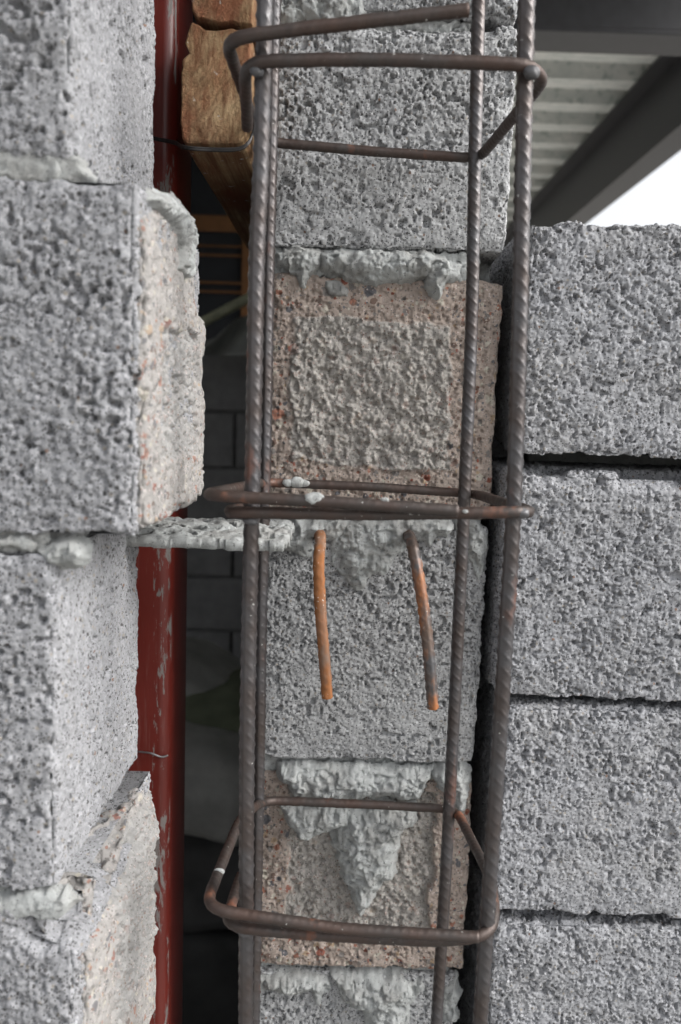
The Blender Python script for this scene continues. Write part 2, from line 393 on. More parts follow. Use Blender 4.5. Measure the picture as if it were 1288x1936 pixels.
PINK_L = mat_pink('pale_aggregate_concrete', (.335, .322, .31), (.345, .342, .335), pale=.18)

def mat_mortar():
    m = M('pale_mortar')
    c = m.mix(m.ramp(m.noise(120, 5, .65), [(.3, 0.0), (.7, 1.0)]), (.33, .343, .342), (.475, .495, .492))
    c = m.mix(m.ramp(m.noise(38, 4, .6), [(.45, 0.0), (.65, .8)]), c, (.30, .30, .29))
    c = m.mix(m.ramp(m.noise(620, 2), [(.62, 0.0), (.68, .7)]), c, (.13, .13, .13))
    return m.out(c, .92, 0, m.bump(m.noise(900, 5, .75), .0013, 1.0), .2)
MORTAR = mat_mortar()

def mat_rebar(name, steel, brown, rust, rust_amt, rough=.42, metal=.55, speck=.71):
    m = M(name)
    c = m.mix(m.ramp(m.noise(45, 4, .6), [(.35, 0.0), (.65, 1.0)]), steel, brown)
    r = m.noise(28, 5, .7, m.mapped((1, 1, .45)))
    rm = m.ramp(r, [(rust_amt, 0.0), (rust_amt+.12, 1.0)])
    c = m.mix(rm, c, m.mix(m.noise(300, 3), rust, tuple(v*.55 for v in rust)))
    s = m.ramp(m.noise(520, 2, .5), [(speck, 0.0), (speck+.04, 1.0)])
    s = m.math('MULTIPLY', s, m.ramp(m.noise(35, 3), [(.48, 0.0), (.6, 1.0)]))
    c = m.mix(s, c, (.5, .5, .48))
    ro = m.math('ADD', m.math('MULTIPLY', m.noise(200, 3), .3), rough-.15)
    ro = m.math('ADD', ro, m.math('MULTIPLY', m.math('MAXIMUM', rm, s), .3))
    me_ = m.math('MULTIPLY', m.math('SUBTRACT', 1.0, m.math('MAXIMUM', rm, s)), metal)
    return m.out(c, ro, me_, m.bump(m.noise(1200, 3, .6), .0003, .6))
STEEL = mat_rebar('mill_scale_steel', (.080, .078, .082), (.062, .050, .046), (.13, .05, .03), .60, .36, .55)
STEEL_B = mat_rebar('brown_stirrup_steel', (.058, .050, .047), (.07, .046, .038), (.22, .08, .04), .58, .5)
RUST = mat_rebar('rusted_steel', (.17, .12, .09), (.24, .11, .055), (.33, .13, .045), .40, .6, .15, .66)
RUST2 = mat_rebar('half_rusted_steel', (.10, .10, .105), (.15, .10, .075), (.38, .14, .045), .47, .42, .5, .68)

def simple(name, col, rough=.8, metal=0.0, var=.25, scale=40, bump=.0003, bscale=400):
    m = M(name); c = m.mix(m.ramp(m.noise(scale, 4), [(.3, 0.0), (.7, 1.0)]), tuple(v*(1-var) for v in col), tuple(min(1, v*(1+var)) for v in col))
    return m.out(c, rough, metal, m.bump(m.noise(bscale, 4), bump, .7))

# ------------------------------------------------------------------ the setting: floor
fl = box_mesh('ground', -60, 60, -60, 60, -.2, 0)
g = link('ground', fl, simple('dusty_concrete_floor', (.28, .27, .25), .95, var=.2, scale=3, bump=.004, bscale=30)); tag(g, kind='structure')

# ------------------------------------------------------------------ centre wall, seen end-on
YC = .548
ZC = lambda py, px=720: atY(px, py, YC)[2]
XL, XR = atY(497, 900, YC)[0], atY(932, 900, YC)[0]
cw = thing('block_wall', ((XL+XR)/2, YC+.2, 0), 'middle block wall seen end-on behind the rebar cage, grey and pinkish blocks alternating', 'wall')
def lowflat(a, b):    # smear towards the lower third of the face
    return lambda V: sstep(a, b, V[:,2])*.85
dns = lambda lo, hi: (None, None, None, lo[1]+.010, None, None)
def cblock(z0, z1, dx0=0, dx1=0, dy=0, **k):
    lo = (XL+dx0, YC+dy, z0); hi = (XR+dx1, YC+.385, z1)
    return lo, hi
G = .0012
rows = {}
def put_block(z0, z1, mat, seed, dx0=0, dx1=0, dy=0, label=None, **k):
    lo, hi = cblock(z0, z1, dx0, dx1, dy)
    me = rough_block('block', lo, hi, dens=dns(lo, hi), seed=seed, **k)
    return link('block', me, mat, cw, label)
z_c1b, z_c2t, z_c2b, z_c3b, z_c4t, z_c4b = ZC(474), ZC(520), ZC(978), ZC(1443), ZC(1472), ZC(1838)
z_c1t = ZC(34)
ledge = lambda z: (lambda V: sstep(z+.095, z+.01, V[:,2])*.9)
put_block(ZC(22), ZC(22)+.155, GREY, 21, dx0=.004, dx1=.001, dy=.004)
def bite1(P, S):      # broken notches along the top arris of the upper block
    e = sstep(z_c1t-.012, z_c1t-.001, P[:,2])*(P[:,1] < YC+.02)
    return e*sstep(.42, .62, vnoise(S*np.array([1, .2, .2]), .018, 111))*.007
put_block(z_c1b, z_c1t, GREY, 1, dx0=0, dx1=.0015, flat=ledge(z_c1b), bite=bite1, chip=.004)
pA = atY(553, 600, YC); pB = atY(846, 884, YC)
put_block(z_c2b, z_c2t, PINK, 2, dx1=.001, dy=.001, style='pink', panel=(pA[0], pB[0], pB[2], pA[2], .0006), label='pinkish block with a rough grey square panel')
put_block(z_c3b, z_c2b-.004, GREY, 3, dx1=-.0005, flat=ledge(z_c3b), chip=.0035, dy=-.001)
pA = atY(548, 1490, YC); pB = atY(812, 1772, YC)
put_block(z_c4b, z_c4t, PINK, 4, dx1=-.0005, dy=.002, style='pink', panel=(pA[0], pB[0], pB[2], pA[2], -.005), label='pinkish block with a hollowed rough panel half under mortar')
put_block(z_c4b-.166, z_c4b-.004, GREY, 5, dx1=-.006, dy=.004)
for i in range(7):   # plain courses below and above the picture, down to the floor and up to the roof
    z1 = z_c4b-.172-.165*i; z0 = z1-.16
    if z1 < .01: break
    link('block', rough_block('block', (XL, YC, max(0.002, z0)), (XR, YC+.385, z1), step=.005, dens=(None, None, None, YC+.01, None, None), seed=30+i), GREY, cw)
for i in range(6):
    z0 = ZC(22)+.165+.165*i
    if z0+.155 > EYE+1.17: break
    link('block', rough_block('block', (XL, YC, z0), (XR, YC+.385, z0+.155), step=.005, dens=(None, None, None, YC+.01, None, None), seed=40+i), GREY, cw)
# the wall runs on into the building: same courses, plainer blocks
zc = [.0]
while zc[-1] < EYE+1.1: zc.append(zc[-1]+.165)
bk = box_mesh('block', XL+.001, XR-.001, YC+.395, YC+.79, .002, .157, .004)
for j, z in enumerate(zc[:-1]):
    for i in range(4):
        o = bpy.data.objects.new('block', bk); COL.objects.link(o); o.parent = cw
        if not bk.materials:
            bk.materials.append(GREY); bk.transform(Matrix.Translation(-Vector(cw.location)))
        o.location = (0, i*.4, z)
# mortar beds: recessed in every joint
def bed(x0, x1, y0, y1, z0, z1, parent, seed, step=.0012):
    me = rough_block('mortar_bed', (x0, y0, z0), (x1, y1, z1), step=step, dens=(None, None, None, y0+.012, None, None), r=.001, chip=0, grain=1.3, seed=seed)
    return link('mortar_bed', me, MORTAR, parent)
bed(XL+.002, XR-.016, YC+.004, YC+.36, z_c2t-.002, z_c1b+.001, cw, 61)
bed(XR-.0155, XR-.003, YC+.034, YC+.36, z_c2t-.002, z_c1b+.001, cw, 68)
bed(XL+.002, XR-.028, YC+.010, YC+.36, z_c1t-.004, ZC(22)+.001, cw, 62)
bed(XL+.002, XR-.02, YC+.008, YC+.36, z_c4t-.001, z_c3b+.001, cw, 63)
bed(XL+.002, XR-.01, YC+.006, YC+.36, z_c2b-.006, z_c2b+.002, cw, 64)
bed(XL+.002, XR-.01, YC+.01, YC+.36, z_c4b-.006, z_c4b+.002, cw, 65)
def mort(outline, Y, th, seed, label=None, parent=cw, plane='Y', **k):
    return link('mortar', blob('mortar', outline, (plane, Y), th, seed=seed, **k), MORTAR, parent, label)
mort([(520,476),(560,472),(600,478),(606,500),(596,516),(582,520),(577,545),(570,540),(568,518),(545,512),(522,500)], YC, .006, 1, soft=.005)
mort([(606,478),(650,470),(700,468),(760,474),(812,484),(850,496),(852,512),(820,524),(790,528),(760,540),(725,534),(680,538),(650,532),(628,520),(610,508)], YC-.001, .013, 2, soft=.009)
mort([(612,520),(640,528),(655,545),(640,562),(622,560),(610,545)], YC, .003, 3, soft=.004)
mort([(800,510),(822,498),(850,492),(872,500),(868,525),(848,540),(832,568),(818,562),(806,545)], YC, .009, 4, soft=.006)
mort([(560,984),(600,982),(640,984),(655,992),(640,1012),(615,1016),(590,1014),(596,1040),(585,1052),(540,1046),(515,1030),(530,1010),(552,1000)], YC-.001, .010, 5, soft=.006)
mort([(636,986),(700,984),(775,984),(778,1010),(768,1035),(740,1052),(728,1078),(705,1084),(690,1108),(672,1116),(650,1100),(634,1078),(620,1060),(626,1020)], YC-.001, .010, 6, soft=.010, rag=.007)
mort([(770,984),(850,986),(858,1000),(846,1014),(826,1010),(812,1030),(800,1016),(772,1016)], YC-.001, .012, 7, soft=.006)
mort([(868,988),(905,990),(914,1000),(916,1060),(912,1108),(902,1100),(890,1064),(872,1050),(862,1010)], YC-.001, .006, 8, soft=.007)
mort([(526,1452),(560,1448),(640,1452),(720,1456),(790,1456),(818,1458),(812,1490),(796,1510),(770,1514),(720,1508),(650,1512),(600,1508),(556,1504),(545,1482),(528,1476)], YC-.001, .008, 9, soft=.006)
mort([(826,1466),(840,1454),(872,1444),(886,1462),(884,1492),(880,1530),(860,1534),(852,1500),(830,1490)], YC-.001, .007, 10, soft=.006)
mort([(532,1524),(600,1520),(660,1524),(662,1560),(632,1572),(600,1580),(566,1588),(548,1572),(540,1552)], YC-.001, .011, 11, soft=.007)
mort([(645,1526),(700,1522),(790,1530),(786,1556),(764,1572),(748,1600),(744,1628),(736,1660),(716,1672),(700,1690),(690,1712),(684,1730),(676,1722),(672,1690),(660,1668),(648,1640),(634,1600),(640,1570)], YC-.001, .011, 12, soft=.008, rag=.008)
mort([(488,1848),(560,1846),(626,1850),(632,1880),(616,1884),(606,1908),(596,1900),(586,1874),(540,1880),(505,1872),(488,1880)], YC+.003, .008, 13, soft=.006)
mort([(632,1846),(700,1846),(800,1856),(806,1870),(780,1900),(770,1950),(720,1990),(690,1960),(684,1910),(650,1890)], YC+.003, .010, 14, soft=.008)
mort([(838,1862),(866,1850),(870,1880),(862,1930),(836,1936)], YC+.003, .005, 15, soft=.005)
mort([(500,-40),(600,-40),(680,-20),(684,14),(670,36),(640,42),(628,62),(610,58),(600,40),(540,46),(505,60)], YC, .006, 16, soft=.006)

# ------------------------------------------------------------------ right wall, broadside
YR = .535
XRW = atY(984, 700, YR)[0]
rw = thing('block_wall', (XRW+.3, YR+.08, 0), 'low block wall on the right with open sky above its top course', 'wall')
ZR = lambda py: atY(1120, py, YR)[2]
rrows = [(ZR(868), ZR(413), 0, 0), (ZR(1326), ZR(890), -.006, -.002), (ZR(1737), ZR(1334), .001, -.001), (ZR(1737)-.168, ZR(1746), .001, -.001)]
for i, (z0, z1, dx, dy) in enumerate(rrows):
    lo = (XRW+dx, YR+dy, z0); hi = (XRW+.39, YR+.15, z1)
    def bt(P, S, z1=z1, i=i):
        a = .010 if i in (1,) else .004
        e = sstep(z1-.014, z1-.001, P[:,2])*(P[:,1] < YR+.03)
        return e*sstep(.40, .66, fbm(S*np.array([1, .3, .3]), .020, 211))*a
    me = rough_block('block', lo, hi, step=.00068, dens=(None, XRW+.155, None, YR+.15, None, None), seed=70+i, flat=(lambda V, a=z1-.02, b=z0: sstep(a, b, V[:,2])*(.2, .15, .7, .3)[i]), bite=bt, chip=.004, r=.005, ymul=2.0, skip=('back', 'bottom', 'right'))
    link('block', me, GREY_R, rw)
    link('block', rough_block('block', (XRW+.40, YR+dy, z0), (XRW+.79, YR+.15, z1), step=.005, dens=(None, None, None, YR+.01, None, None), seed=80+i), GREY_R, rw)
    if i < 3 : pass
for i in range(5):
    z1 = ZR(1737)-.172-.165*i
    if z1 < .02: break
    for j in (0, 1):
        link('block', rough_block('block', (XRW+j*.4, YR, max(.002, z1-.158)), (XRW+j*.4+.39, YR+.15, z1), step=.005, dens=(None, None, None, YR+.01, None, None), seed=90+i+j), GREY_R, rw)
for (za, zb) in ((rrows[2][1], rrows[1][0]), (rrows[3][1], rrows[2][0])):
    bed(XRW+.03, XRW+.75, YR+.03, YR+.14, za-.012, zb+.001, rw, 66, .003)
bed(XRW+.03, XRW+.75, YR+.10, YR+.145, rrows[1][1]-.03, rrows[0][0]+.004, rw, 67, .003)
# block stack added behind it to shut out daylight and darken the gap
_n = 9; _h = (ZR(413)-.012)/_n
for j in range(_n):
    z0 = .002+j*_h
    for i in range(4):
        link('block', box_mesh('block', XRW+.004, XRW+.15, YR+.16+i*.4, YR+.16+i*.4+.39, z0, z0+_h-.004, .002), GREY_R, rw)

# ------------------------------------------------------------------ left wall, near the camera
YL0, YL1 = .340, .487
lw = thing('block_wall', (-.3, (YL0+YL1)/2, 0), 'near block wall at the left edge, toothed blocks lit along their ends', 'wall')
ZL = lambda py, px=150: atY(px, py, YL0)[2]
xb = lambda px, py: atY(px, py, YL1)[0]
XL1, XL2, XL3, XL4 = xb(299, 200), xb(389, 800), xb(266, 1250), xb(299, 1800)
zl1b, zl2t, zl2b, zl3t, zl3b, zl4t = ZL(296, 150), ZL(338, 200), ZL(1016, 260), ZL(1048, 100), ZL(1688, 130), ZL(1728, 130)
def lblock(z0, z1, X, seed, mat, dens_x=.075, label=None, **k):
    lo = (X-.385, YL0, z0-.002); hi = (X, YL1, z1+.002)
    me = rough_block('block', lo, hi, step=.00080, skip=('back', 'left', 'top', 'bottom'), dens=(X-dens_x-.07, None, None, None, None, None), seed=seed, chip=.003, r=.004, **k)
    # only the end of an aggregate block is pinkish: front keeps the grey
    return link('block', me, mat, lw, label)
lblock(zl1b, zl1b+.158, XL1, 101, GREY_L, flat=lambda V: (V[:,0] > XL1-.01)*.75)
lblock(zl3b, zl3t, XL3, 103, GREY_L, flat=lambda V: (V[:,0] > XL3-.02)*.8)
lo = (XL2-.385, YL0, zl2b)
# end cap of the projecting block: pink aggregate face; body: porous grey
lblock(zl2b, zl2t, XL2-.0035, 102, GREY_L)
pf = atX(318, 700, XL2); 
_g = atX(314, 620, XL2); _s = atX(380, 598, XL2)
def bite2(P, S):
    zz = P[:,2]; w_ = .0016+.0016*vnoise(S, .02, 5)
    gr = sstep(w_+.0018, w_+.0004, np.abs(P[:,1]-_g[1]-.004-(fbm(S, .02, 6)-.5)*.004))*sstep(_g[2]-.042, _g[2]-.032, zz)*sstep(_g[2]+.046, _g[2]+.034, zz)*.011
    up = sstep(_s[2]-.001, _s[2]+.001, zz)*sstep(.455, .475, P[:,1])*.006
    tp = sstep(zl2t-.05, zl2t, zz)*fbm(S, .012, 79)*.006
    return gr+up+tp
me = rough_block('end_web', (XL2-.03, YL0+.004, zl2b+.001), (XL2, YL1, zl2t-.002), step=.0009, style='pink', seed=12, r=.004, chip=.005, skip=('back', 'left'), bite=bite2,
                 panel_side=(YL0+.032, YL1-.022, zl2b+.03, zl2t-.05, -.003))
link('end_web', me, PINK_L, lw, 'pinkish broken end face of the projecting left block')
pass
def bite4g(P, S):
    e = sstep(XL4-.035, XL4-.008, P[:,0]+.010*(fbm(S, .015, 176)-.5))
    return e*sstep(zl4t-.022, zl4t-.010, P[:,2]+.010*(fbm(S, .012, 177)-.5))*(.012+.016*fbm(S, .009, 178))*sstep(YL1-.02, YL1-.05, P[:,1])
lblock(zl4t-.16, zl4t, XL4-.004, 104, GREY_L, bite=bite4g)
def bite4(P, S):
    return sstep(zl4t-.03, zl4t, P[:,2])*fbm(S, .009, 77)*.012 + sstep(zl4t-.030, zl4t-.018, P[:,2])*sstep(YL0+.105, YL0+.060, P[:,1]+.02*(fbm(S, .02, 179)-.5))*(.012+.018*fbm(S, .008, 75)) + sstep(.5, .6, fbm(S, .02, 78))*.0015
me = rough_block('end_web', (XL4-.05, YL0+.008, zl4t-.159), (XL4, YL1, zl4t+.004), step=.0009, style='pink', seed=14, r=.006, chip=.003, skip=('back', 'left'), bite=bite4,
                 panel_side=(YL0+.05, YL1-.01, zl4t-.10, zl4t-.01, .001))
link('end_web', me, PINK_L, lw, 'pinkish crumbling end face of the lowest left block')
for i in range(6):
    z1 = zl4t-.17-.165*i
    if z1 < .02: break
    link('block', rough_block('block', (XL1-.39, YL0, max(.002, z1-.158)), (XL1-(.01 if i % 2 else 0), YL1, z1), step=.006, seed=120+i), GREY_L, lw)
for i in range(7):
    z0 = zl1b+.168+.165*i
    if z0+.158 > EYE+1.17: break
    link('block', rough_block('block', (XL1-.39, YL0, z0), (XL1+(.015 if i % 2 == 0 else 0), YL1, z0+.158), step=.006, seed=130+i), GREY_L, lw)
# the wall goes on to the left
lb = box_mesh('block', XL1-.80, XL1-.41, YL0, YL1, .002, .158, .004); lb.materials.append(GREY_L); lb.transform(Matrix.Translation(-Vector(lw.location)))
for j in range(15):
    for i in range(3):
        o = bpy.data.objects.new('block', lb); COL.objects.link(o); o.parent = lw; o.location = (-i*.4 - (.1 if j % 2 else 0), 0, j*.165)
def lbed(z0, z1, X, seed, Y0=YL0+.004):
    me = rough_block('mortar_bed', (X-.37, Y0, z0), (X, YL1-.006, z1), step=.0013, dens=(X-.12, None, None, None, None, None), r=.001, chip=0, grain=1.1, seed=seed)
    link('mortar_bed', me, MORTAR, lw)
lbed(zl2t-.001, zl1b+.001, XL1-.006, 140, YL0+.001)
lbed(zl3t-.001, zl2b+.001, XL3-.004, 141)
lbed(zl4t-.003, zl3b+.001, XL3-.020, 142)
ml = lambda o, th, sd_, **k: mort(o, YL0+.0018, th, sd_, parent=lw, **k)
ml([(-60,262),(60,272),(110,286),(146,304),(152,324),(130,334),(90,336),(40,346),(-60,346)], .0010, 31, soft=.010, lump=.08, crumb=.12)
ml([(-60,1010),(40,1020),(60,1032),(-60,1056)], .002, 30, soft=.006, lump=.1, crumb=.2)
ml([(62,1030),(120,1034),(150,1040),(158,1052),(146,1066),(90,1068),(60,1056)], .0025, 32, soft=.005, lump=.4, crumb=.8)
ml([(-60,1692),(60,1696),(130,1692),(140,1712),(110,1740),(60,1730),(-60,1750)], .002, 33, soft=.006, lump=.1, crumb=.25)
# mortar squeezed up on the end of the projecting block
mort([(300,376),(330,372),(350,386),(362,408),(372,440),(372,480),(368,520),(356,528),(346,508),(352,476),(346,444),(336,420),(320,404)], XL2, .003, 34, parent=lw, plane='X', soft=.006, lump=.7)
mort([(160,300),(215,314),(240,330),(236,352),(200,346),(166,330)], XL1-.004, .003, 35, parent=lw, plane='X', soft=.005, lump=.6)

# ------------------------------------------------------------------ red steel post behind the left wall
YP = .575
xc = atY(331, 400, YP)[0]
def post_mat():
    m = M('red_oxide_paint'); c = m.mix(m.ramp(m.noise(14, 4, .6, m.mapped((1, 1, .3))), [(.35, 0.0), (.7, 1.0)]), (.125, .018, .013), (.19, .028, .020))
    sx = m.n.new('ShaderNodeSeparateXYZ'); m.L(m.co, sx.inputs[0])
    near = m.ramp(m.math('ABSOLUTE', m.math('SUBTRACT', sx.outputs[0], .050-.004)), [(0, .20), (.5, 0.0)])
    nearx = m.math('MULTIPLY', m.math('GREATER_THAN', m.math('MULTIPLY', m.math('GREATER_THAN', sx.outputs[0], .037), m.math('LESS_THAN', sx.outputs[0], .049)), .5), .13)
    scr = m.math('ADD', m.noise(120, 5, .72, m.mapped((1, 1, .17))), nearx)
    chips = m.math('MAXIMUM', m.ramp(scr, [(.67, 0.0), (.70, 1.0)]), m.math('MULTIPLY', m.ramp(m.noise(40, 6, .75, m.mapped((1, 1, .5))), [(.69, 0.0), (.73, 1.0)]), .7))
    c = m.mix(chips, c, (.22, .20, .19))
    dust = m.ramp(m.noise(260, 4, .8, m.mapped((1, 1, .05))), [(.56, 0.0), (.9, .5)])
    c = m.mix(dust, c, (.28, .19, .175))
    ro = m.math('ADD', m.math('MULTIPLY', m.math('MAXIMUM', chips, dust), .4), .34)
    return m.out(c, ro, 0, m.bump(m.noise(200, 4, .7, m.mapped((1, 1, .2))), .0003, .5))
post = thing('steel_post', (xc-.05, YP+.036, 0), 'red oxide painted steel post with scratched edge, behind the left wall', 'post')
me = box_mesh('tube', xc-.10, xc, YP, YP+.066, .012, EYE+.94, .009, 5); me.polygons.foreach_set('use_smooth', [True]*len(me.polygons))
link('tube', me, post_mat(), post)
DARKST = simple('dark_primed_steel', (.022, .022, .026), .42, .0, .2)
link('base_plate', box_mesh('base_plate', xc-.14, xc+.04, YP-.04, YP+.106, 0, .012, .002), DARKST, post)

wp = [atY(262, 1421, YP-.001), atY(285, 1424, YP-.003), atY(305, 1431, YP-.002), atY(318, 1428, YP-.001)]
tag(link('wire_offcut', sweep('wire_offcut', smooth_path(wp, .001), .0007, 8), simple('bright_wire', (.35, .35, .36), .4, .8)), 'short bright wire end lying against the red post', 'wire')
# ------------------------------------------------------------------ split timber stub, its end towards the camera
YW = .500
def wood_mat():
    m = M('sawn_pine')
    rot = m.mapped((1, .12, 1), (0, math.radians(42), 0))
    r2 = m.mapped((260, 8, 60), (0, math.radians(42), 0))
    c = m.mix(m.ramp(m.noise(35, 4, .6), [(.3, 0.0), (.7, 1.0)]), (.33, .20, .10), (.48, .345, .20))
    c = m.mix(m.ramp(m.noise(1, 4, .6, r2), [(.42, 0.0), (.62, .8)]), c, (.17, .075, .035))
    c = m.mix(m.ramp(m.noise(42, 4, .6, m.mapped((1, .2, .6))), [(.42, 0.0), (.6, .85)]), c, (.23, .085, .042))
    c = m.mix(m.ramp(m.noise(130, 4), [(.68, 0.0), (.73, 1.0)]), c, (.6, .57, .52))
    b = m.bump(m.noise(1, 5, .7, m.mapped((420, 40, 160), (0, math.radians(42), 0))), .003, 1.0)
    b = m.bump(m.noise(300, 5, .8), .003, 1.0, b)
    return m.out(c, .85, 0, b, .25)
WOOD = wood_mat()
def prism(name, outline, Y0, Y1, seed=0, rag=.0008, nr=4):
    pts = np.array([atY(a, b, Y0) for a, b in outline]); pts = resample(np.vstack([pts, pts[:1]]), .0015)[:-1]
    n = len(pts); c = pts.mean(0)
    d = (pts-c); S = pts+seed
    pts = pts + d/np.linalg.norm(d, axis=1, keepdims=True)*((fbm(S, .006, 3)-.5)*2*rag)[:, None]
    rings = []
    for t in np.r_[np.linspace(.03, .95, 34), .985, 1.0]:
        R_ = c+(pts-c)*t; Q_ = R_*np.array([1, 1, 1])+seed
        al = np.stack([(Q_[:,0]+Q_[:,2])*.25, Q_[:,1], (Q_[:,0]-Q_[:,2])], 1)
        dy = (fbm(al, .002, 19, 2)-.5)*.0011 + (fbm(Q_, .012, 20, 2)-.5)*.0014 + (.0022 if t == 1.0 else .0006 if t > .97 else 0)
        rings.append(R_+dy[:, None]*np.array([0, 1, 0]))
    ys = np.linspace(.01, Y1-Y0, 24)
    for yy in ys: rings.append(pts+np.array([0, yy, 0])+ (fbm(pts+np.array([0, yy, 0]), .02, 9)[:, None]-.5)*np.array([.0012, 0, .0012]))
    V = np.vstack(rings); m = len(rings); idx = np.arange(n*m).reshape(m, n); nx = np.roll(idx, -1, 1)
    Q = np.stack([idx[:-1], idx[1:], nx[1:], nx[:-1]], -1).reshape(-1, 4).tolist()
    me = bpy.data.meshes.new(name); me.from_pydata(V.tolist(), [], Q+[idx[0].tolist()]+[idx[-1][::-1].tolist()])
    bm = bmesh.new(); bm.from_mesh(me); bmesh.ops.recalc_face_normals(bm, faces=bm.faces[:]); bm.to_mesh(me); bm.free()
    return me
tb = thing('timber_beam', tuple(atY(405, 275, YW+.3)), 'split sawn timber beam, end grain towards us, wedged beside the red post', 'timber')
link('lower_piece', prism('lower_piece', [(344,262),(341,230),(342,150),(345,112),(358,100),(356,94),(350,80),(355,60),(362,40),(376,46),(388,54),(410,56),(440,52),(466,56),(474,62),(473,120),(470,200),(466,262),(458,271),(400,273),(352,271)], YW, YW+.9), WOOD, tb)
link('upper_piece', prism('upper_piece', [(372,34),(362,20),(360,-30),(366,-70),(484,-70),(482,0),(476,46),(450,44),(440,40),(412,44),(396,38)], YW-.001, YW+.9, 3), WOOD, tb)

# split and knot chips: a few torn fibres along the crack
# tie wire round post and timber
WIRE = simple('black_annealed_wire', (.035, .033, .033), .5, .6, .3)
wire = thing('tie_wire', tuple(atY(400, 276, YW-.003)), 'thin black double tie wire looped under the split timber end', 'wire')
for dz, nm in ((0, 'strand'), (3.5, 'strand')):
    pth = [atY(255, 252+dz, .558), atY(297, 261+dz, .554), atY(330, 268+dz, .535), atY(350, 277+dz, YW-.002), atY(400, 281+dz, YW-.003), atY(450, 280+dz, YW-.003), atY(470, 268+dz, YW-.002), atY(478, 250, YW+.004), atY(482, 225, YW+.03)]
    link(nm, sweep(nm, smooth_path(pth, .001), .0008, 8, wob=.0001), WIRE, wire)

# ------------------------------------------------------------------ rebar cage
YF, YB = .402, .522
cage = thing('rebar_cage', tuple(atY(690, 1900, .46)*np.array([1, 1, 0])), 'tall cage of four ribbed rebars tied by three bent stirrups, before the middle wall', 'rebar cage')
def vbar(name, pts, Y, mat, seed, slant, phase, label=None):
    P = [atY(a, b, Y+j) for a, b, j in pts]
    d0 = (P[0]-P[1]); d0 /= np.linalg.norm(d0); P.insert(0, P[0]+d0*.10); d1 = P[-1]-P[-2]; d1 /= np.linalg.norm(d1); P.append(P[-1]+d1*.12)
    C = smooth_path(P, .0006); link(name, sweep(name, C, .0037, 28, rib=.00056, pitch=.0072, slant=slant*.85, spine=.00045, phase=phase), mat, cage, label)
vbar('vertical_bar', [(501,0,0),(494,300,0),(485.5,500,0),(479,850,0),(472,1150,0),(467,1450,0),(465,1936,0)], YF, STEEL, 1, 2.2, -.4)
vbar('vertical_bar', [(520,0,0),(513,300,0),(508,500,0),(502,850,0),(495,1150,0),(490,1450,0),(481,1936,0)], YB, STEEL, 2, 1.6, -.1)
vbar('vertical_bar', [(905,0,0),(898,300,0),(892,600,0),(878,940,0),(866,1200,0),(854,1440,0),(840,1700,0),(825,1936,0)], YB, STEEL, 3, 1.8, 1.1)
vbar('vertical_bar', [(996,0,0),(989,300,0),(983,600,0),(972,940,0),(958,1180,0),(945,1390,0),(930,1610,0),(908,1936,0)], YF, STEEL, 4, 2.0, 2.2)
YSF, YSB = .3935, .530
def stirrup(pts, label, r=.0029, bend=.013):
    P = [atY(a, b, Y) for a, b, Y in pts]
    C = resample(corner_path(P, bend), .0006)
    # ease the bends
    K = 7; Cp = np.vstack([np.repeat(C[:1], K, 0), C, np.repeat(C[-1:], K, 0)]); ker = np.ones(2*K+1)/(2*K+1)
    C2 = np.stack([np.convolve(Cp[:, j], ker, 'valid') for j in range(3)], 1); C2[0] = C[0]; C2[-1] = C[-1]
    return link('stirrup', sweep('stirrup', C2, r, 18, rib=.00022, pitch=.0042, slant=1.2, spine=.0001, wob=.00018), STEEL_B, cage, label)
stirrup([(886,19,YSF-.004),(640,47,YSF-.004),(426,72,YSF-.003),(480,232,.500),(500,268,YSB),(700,286,YSB),(906,300,YSB-.001),(1030,150,.405),(1000,122,YSF),(700,112,YSF),(462,116,YSF),(468,240,.450)], 'top stirrup with one long end bent out above')
stirrup([(866,966,YSF-.006),(640,950,YSF-.006),(384,936,YSF-.003),(500,912,YSB),(700,920,YSB),(900,934,YSB),(1004,968,YSF+.006),(985,968,YSF-.001),(700,973,YSF),(425,968,YSF),(455,962,.43)], 'middle stirrup flecked with mortar')
stirrup([(905,1772,YSF-.0055),(650,1757,YSF-.0045),(386,1718,YSF-.003),(455,1545,.480),(500,1513,YSB),(700,1521,YSB),(862,1530,YSB),(932,1668,.43),(936,1768,YSF+.003),(840,1780,YSF+.001),(600,1768,YSF+.001),(424,1752,YSF),(456,1655,.45)], 'bottom stirrup sagging to the left')
# welds where the right bar meets the stirrups
WELD = simple('weld_metal', (.10, .10, .105), .5, .5, .3)
def lumpy(name, c, r, seed, mat, parent, sq=(1, 1, 1), lumps=.25, sub=4):
    bm = bmesh.new(); bmesh.ops.create_icosphere(bm, subdivisions=sub, radius=1)
    P = np.array([v.co[:] for v in bm.verts]); n = fbm(P*.01+seed, .008, seed, 3)
    for v, k in zip(bm.verts, n): v.co = Vector(v.co)*(1+(float(k)-.5)*2*lumps)
    for v in bm.verts: v.co = Vector((v.co.x*r*sq[0]+c[0], v.co.y*r*sq[1]+c[1], v.co.z*r*sq[2]+c[2]))
    for f in bm.faces: f.smooth = True
    me = bpy.data.meshes.new(name); bm.to_mesh(me); bm.free(); return link(name, me, mat, parent)
lumpy('weld', atY(1004, 136, .3935), .0031, 1, WELD, cage, (1.2, .8, 1)); lumpy('weld', atY(985, 970, .3925), .0028, 2, WELD, cage, (1.5, .7, .9))
lumpy('weld', atY(486, 134, .396), .0030, 3, WELD, cage, (1.1, .8, .9)); lumpy('weld', atY(474, 984, .396), .0028, 4, WELD, cage, (1.3, .8, .8)); lumpy('weld', atY(464, 1762, .397), .0030, 5, WELD, cage, (1.3, .8, .8))
